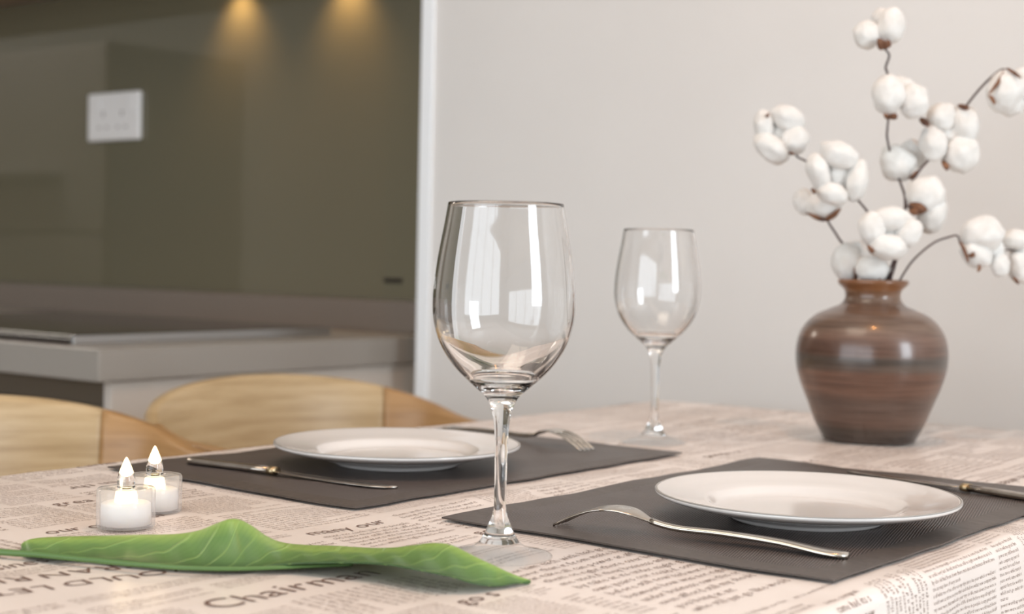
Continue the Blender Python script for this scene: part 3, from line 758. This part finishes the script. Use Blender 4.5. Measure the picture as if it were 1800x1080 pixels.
branch('tall middle cotton branch rising straight up to the topmost boll', ['B7', 'B2', 'B1'],
       [(['R', (1560, 540), (1563, 480, 0), (1584, 420, .01), (1591, 355, .012), (1583, 318, .015), (1572, 288, .02), (1562, 250, .01), (1560, 225, .0), (1562, 207, .0)][0:1]+[(1553, 520, .005), (1563, 480, 0), (1584, 420, .01), (1591, 355, .012), (1583, 322, .012), (1572, 295, .015), (1560, 246, .008), (1560, 225, -.002), (1562, 205, -.004)], .0014),
        ([(1570, 180, .01), (1560, 130, .005), (1557, 118, .0), (1563, 97, .0), (1553, 84, .0)], .0013)])
branch('cotton branch leaning right, its last boll at the upper right edge', ['B8', 'B6', 'B14'],
       [(['R', (1556, 522, -.002), (1572, 470, -.004), (1590, 400, .0), (1592, 358, .006), (1601, 326, .0), (1616, 300, -.002), (1630, 284, .0), (1650, 262, .012), (1672, 232, .016), (1696, 190, .006), (1730, 148, .0), (1762, 122, -.006), (1775, 135, -.002)], .0015),
        ([(1593, 362, .004), (1600, 364, -.008), (1612, 368, -.008)], .0013)])
branch('thin cotton branch arching low to the right edge', ['B12', 'B13'],
       [(['R', (1566, 515, -.01), (1580, 495, -.012), (1605, 458, -.012), (1640, 428, -.012), (1668, 417, -.012), (1683, 415, -.012), (1690, 432, -.008), (1712, 446, .0), (1750, 440, .006), (1785, 440, .01)], .0011)])
branch('cotton branch leaning far left, with the two open four-lobed bolls', ['B4', 'B3'],
       [(['R', (1550, 520, -.01), (1556, 480, -.012), (1545, 420, -.012), (1528, 378, -.01), (1508, 352, -.005), (1475, 315, -.004), (1440, 295, .01), (1412, 281, .02), (1400, 274, .026), (1378, 245, .032)], .0013)])
branch('short cotton branch on the left with the cream boll below the others', ['B5', 'B10'],
       [(['R', (1540, 520, .004), (1530, 480, .006), (1505, 450, .012), (1481, 428, .014), (1466, 406, .018), (1456, 390, .024), (1450, 370, .03)], .0015),
        ([(1535, 510, .004), (1512, 500, .006), (1500, 480, .01), (1492, 468, .012)], .0012)])
branch('short cotton branch in front with bolls resting just above the vase mouth', ['B9', 'B11'],
       [(['R', (1562, 520, -.012), (1566, 490, -.016), (1574, 462, -.024), (1572, 440, -.03), (1564, 415, -.03)], .0016),
        ([(1560, 510, -.012), (1545, 497, -.012), (1536, 482, -.012)], .0011)])

# ------------------------------------------------------------------ tealights
def tealight(px, py, label):
    b = at(px, py, TZ+.0014)
    t = thing('led_tealight', label, 'tealight', b, 0, 'clear plastic tealights')
    r, h = .0196, .0262
    bm = BM(); lathe(bm, [(0, 0), (r-.0006, 0), (r, .0006), (r, h-.0012), (r-.0008, h), (.0075, h), (.0075, h-.0012), (r-.0022, h-.0012), (r-.0022, .0012), (0, .0012)], 64)
    obj('clear_cup', bm, M['frostcup'], t)
    bm = BM(); lathe(bm, [(0, .0016), (r-.0030, .0016), (r-.0030, .0155), (r-.0045, .0165), (.006, .0165), (0, .0165)], 48)
    obj('battery_base', bm, M['tea'], t)
    bm = BM(); lathe(bm, [(0, .0167), (.0078, .0167), (.0078, .0172), (.0070, h-.0024), (.0064, h-.002), (0, h-.002)], 32)
    o = obj('light_holder', bm, M['ledtop'], t); o['label'] = 'glowing white centre'
    kx = 1.0
    prof = [(0, h-.0006), (.0056, h-.0004), (.0060, h+.002), (.0061, h+.005), (.0055, h+.0085), (.0042, h+.0125), (.0026, h+.0165), (.0012, h+.0198), (.0, h+.0212)]
    bm = BM(); lathe(bm, [(v[0], v[1]) for v in spline([(a, c, 0) for a, c in prof], 3)], 40)
    bmesh.ops.remove_doubles(bm, verts=bm.verts[:], dist=1e-6); fl = obj('flame_bulb', bm, M['acrylic'], t)
    bm = BM(); lathe(bm, [(0, h+.0072), (.0022, h+.0080), (.0036, h+.0100), (.0030, h+.0135), (.0018, h+.0166), (.0008, h+.019), (0, h+.0203)], 24)
    obj('led', bm, M['led'], fl)
    l = bpy.data.lights.new('tealight_glow', 'POINT'); l.energy = .008; l.color = (1, .8, .5); l.shadow_soft_size = .004
    o = bpy.data.objects.new('tealight_glow', l); C.objects.link(o); o.parent = t; o.location = (0, 0, h+.035)
    return t
tealight(221, 925, 'clear plastic flameless tealight in front, nearest the leaf')
tealight(271, 898, 'clear plastic flameless tealight behind the other, nearest the placemat')

# ------------------------------------------------------------------ leaf
ST = [(37, 958, 966, .003), (41, 954, 971, .0035), (52, 950, 975, .004), (90, 948, 979, .004), (150, 947, 980, .004), (230, 944, 987, .004), (300, 942, 994, .004), (345, 935, 997, .004), (375, 923, 998, .004), (400, 914, 999, .004),
      (420, 915, 999, .004), (440, 926, 998, .004), (462, 944, 996, .005), (490, 959, 993, .006), (530, 966, 990, .008), (590, 968, 989, .010), (645, 970, 990, .012), (685, 968, 993, .013), (725, 962, 1000, .013),
      (762, 957, 1007, .012), (795, 961, 1014, .010), (835, 980, 1026, .006), (870, 996, 1030, .003), (905, 1012, 1026, .0025), (932, 1021, 1023, .002)]
lf0 = at(450, 985, TZ)
lf = thing('artificial_leaf', 'long green artificial leaf lying on the cloth in the foreground', 'leaf', lf0)
wb = spline([(37, .012, 0), (50, .026, 0), (90, .034, 0), (230, .040, 0), (345, .040, 0), (405, .034, 0), (470, .040, 0), (600, .046, 0), (762, .044, 0), (860, .018, 0), (932, .002, 0)], 8)
wb = [(v[0], v[1]) for v in wb]
dense = spline([(a, b, c) for a, b, c, d in ST], 5)
zf = [(a, d) for a, b, c, d in ST]
rows = []
for v in dense:
    px, yb, yf = v; Fp = at(px, yf, TZ+interp(zf, px)); Df = Fp.dot(FWD)
    D2 = Df+interp(wb, px); Bp = atD(px, yb, D2)
    if Bp.z < TZ+.003: Bp = at(px, yb, TZ+.003)
    row = []
    nT = 14; hB = Bp.z-Fp.z
    for j in range(nT+1):
        k = j/nT; p = Fp.lerp(Bp, k)
        zk = Fp.z+hB*(k**1.25) - .0015*math.sin(math.pi*k)*(1 if px < 500 else .4)
        p.z = zk+.0008*math.sin((px+22*k*k)*.12)*math.sin(math.pi*k)
        row.append(p-lf0)
    # far side of the blade rolls over and comes down
    wid = interp(wb, px)
    for j in range(1, 7):
        k = j/6; p = Bp+FWD*(wid*.75*k); p.z = Bp.z+.0006*k-(Bp.z-TZ-.002)*.8*k*k
        row.append(p-lf0)
    rows.append(row)
bm = BM(); V = grid(bm, rows)
uvl = bm.loops.layers.uv.new('UVMap'); ids = {}
for i, r_ in enumerate(V):
    for j, v in enumerate(r_): ids[v] = (i/(len(V)-1), min(1, j/14.0))
for f in bm.faces:
    for l in f.loops: l[uvl].uv = ids[l.vert]
bl = obj('leaf_blade', bm, M['leaf'], lf)
sd = bl.modifiers.new('solid', 'SOLIDIFY'); sd.thickness = .0007; sd.offset = 1
bm = BM()
rp = [(-90, 962), (-40, 967), (0, 971), (60, 975), (120, 981), (200, 989), (280, 996), (360, 1000), (440, 1000), (540, 996), (620, 993)]
pts = [at(a, b, TZ+.0045)-lf0 for a, b in rp]; sp_ = spline(pts, 5); n = len(sp_)
tube(bm, sp_, [.0024*(1-.6*i/(n-1)) for i in range(n)], 10); obj('midrib', bm, M['rib'], lf)
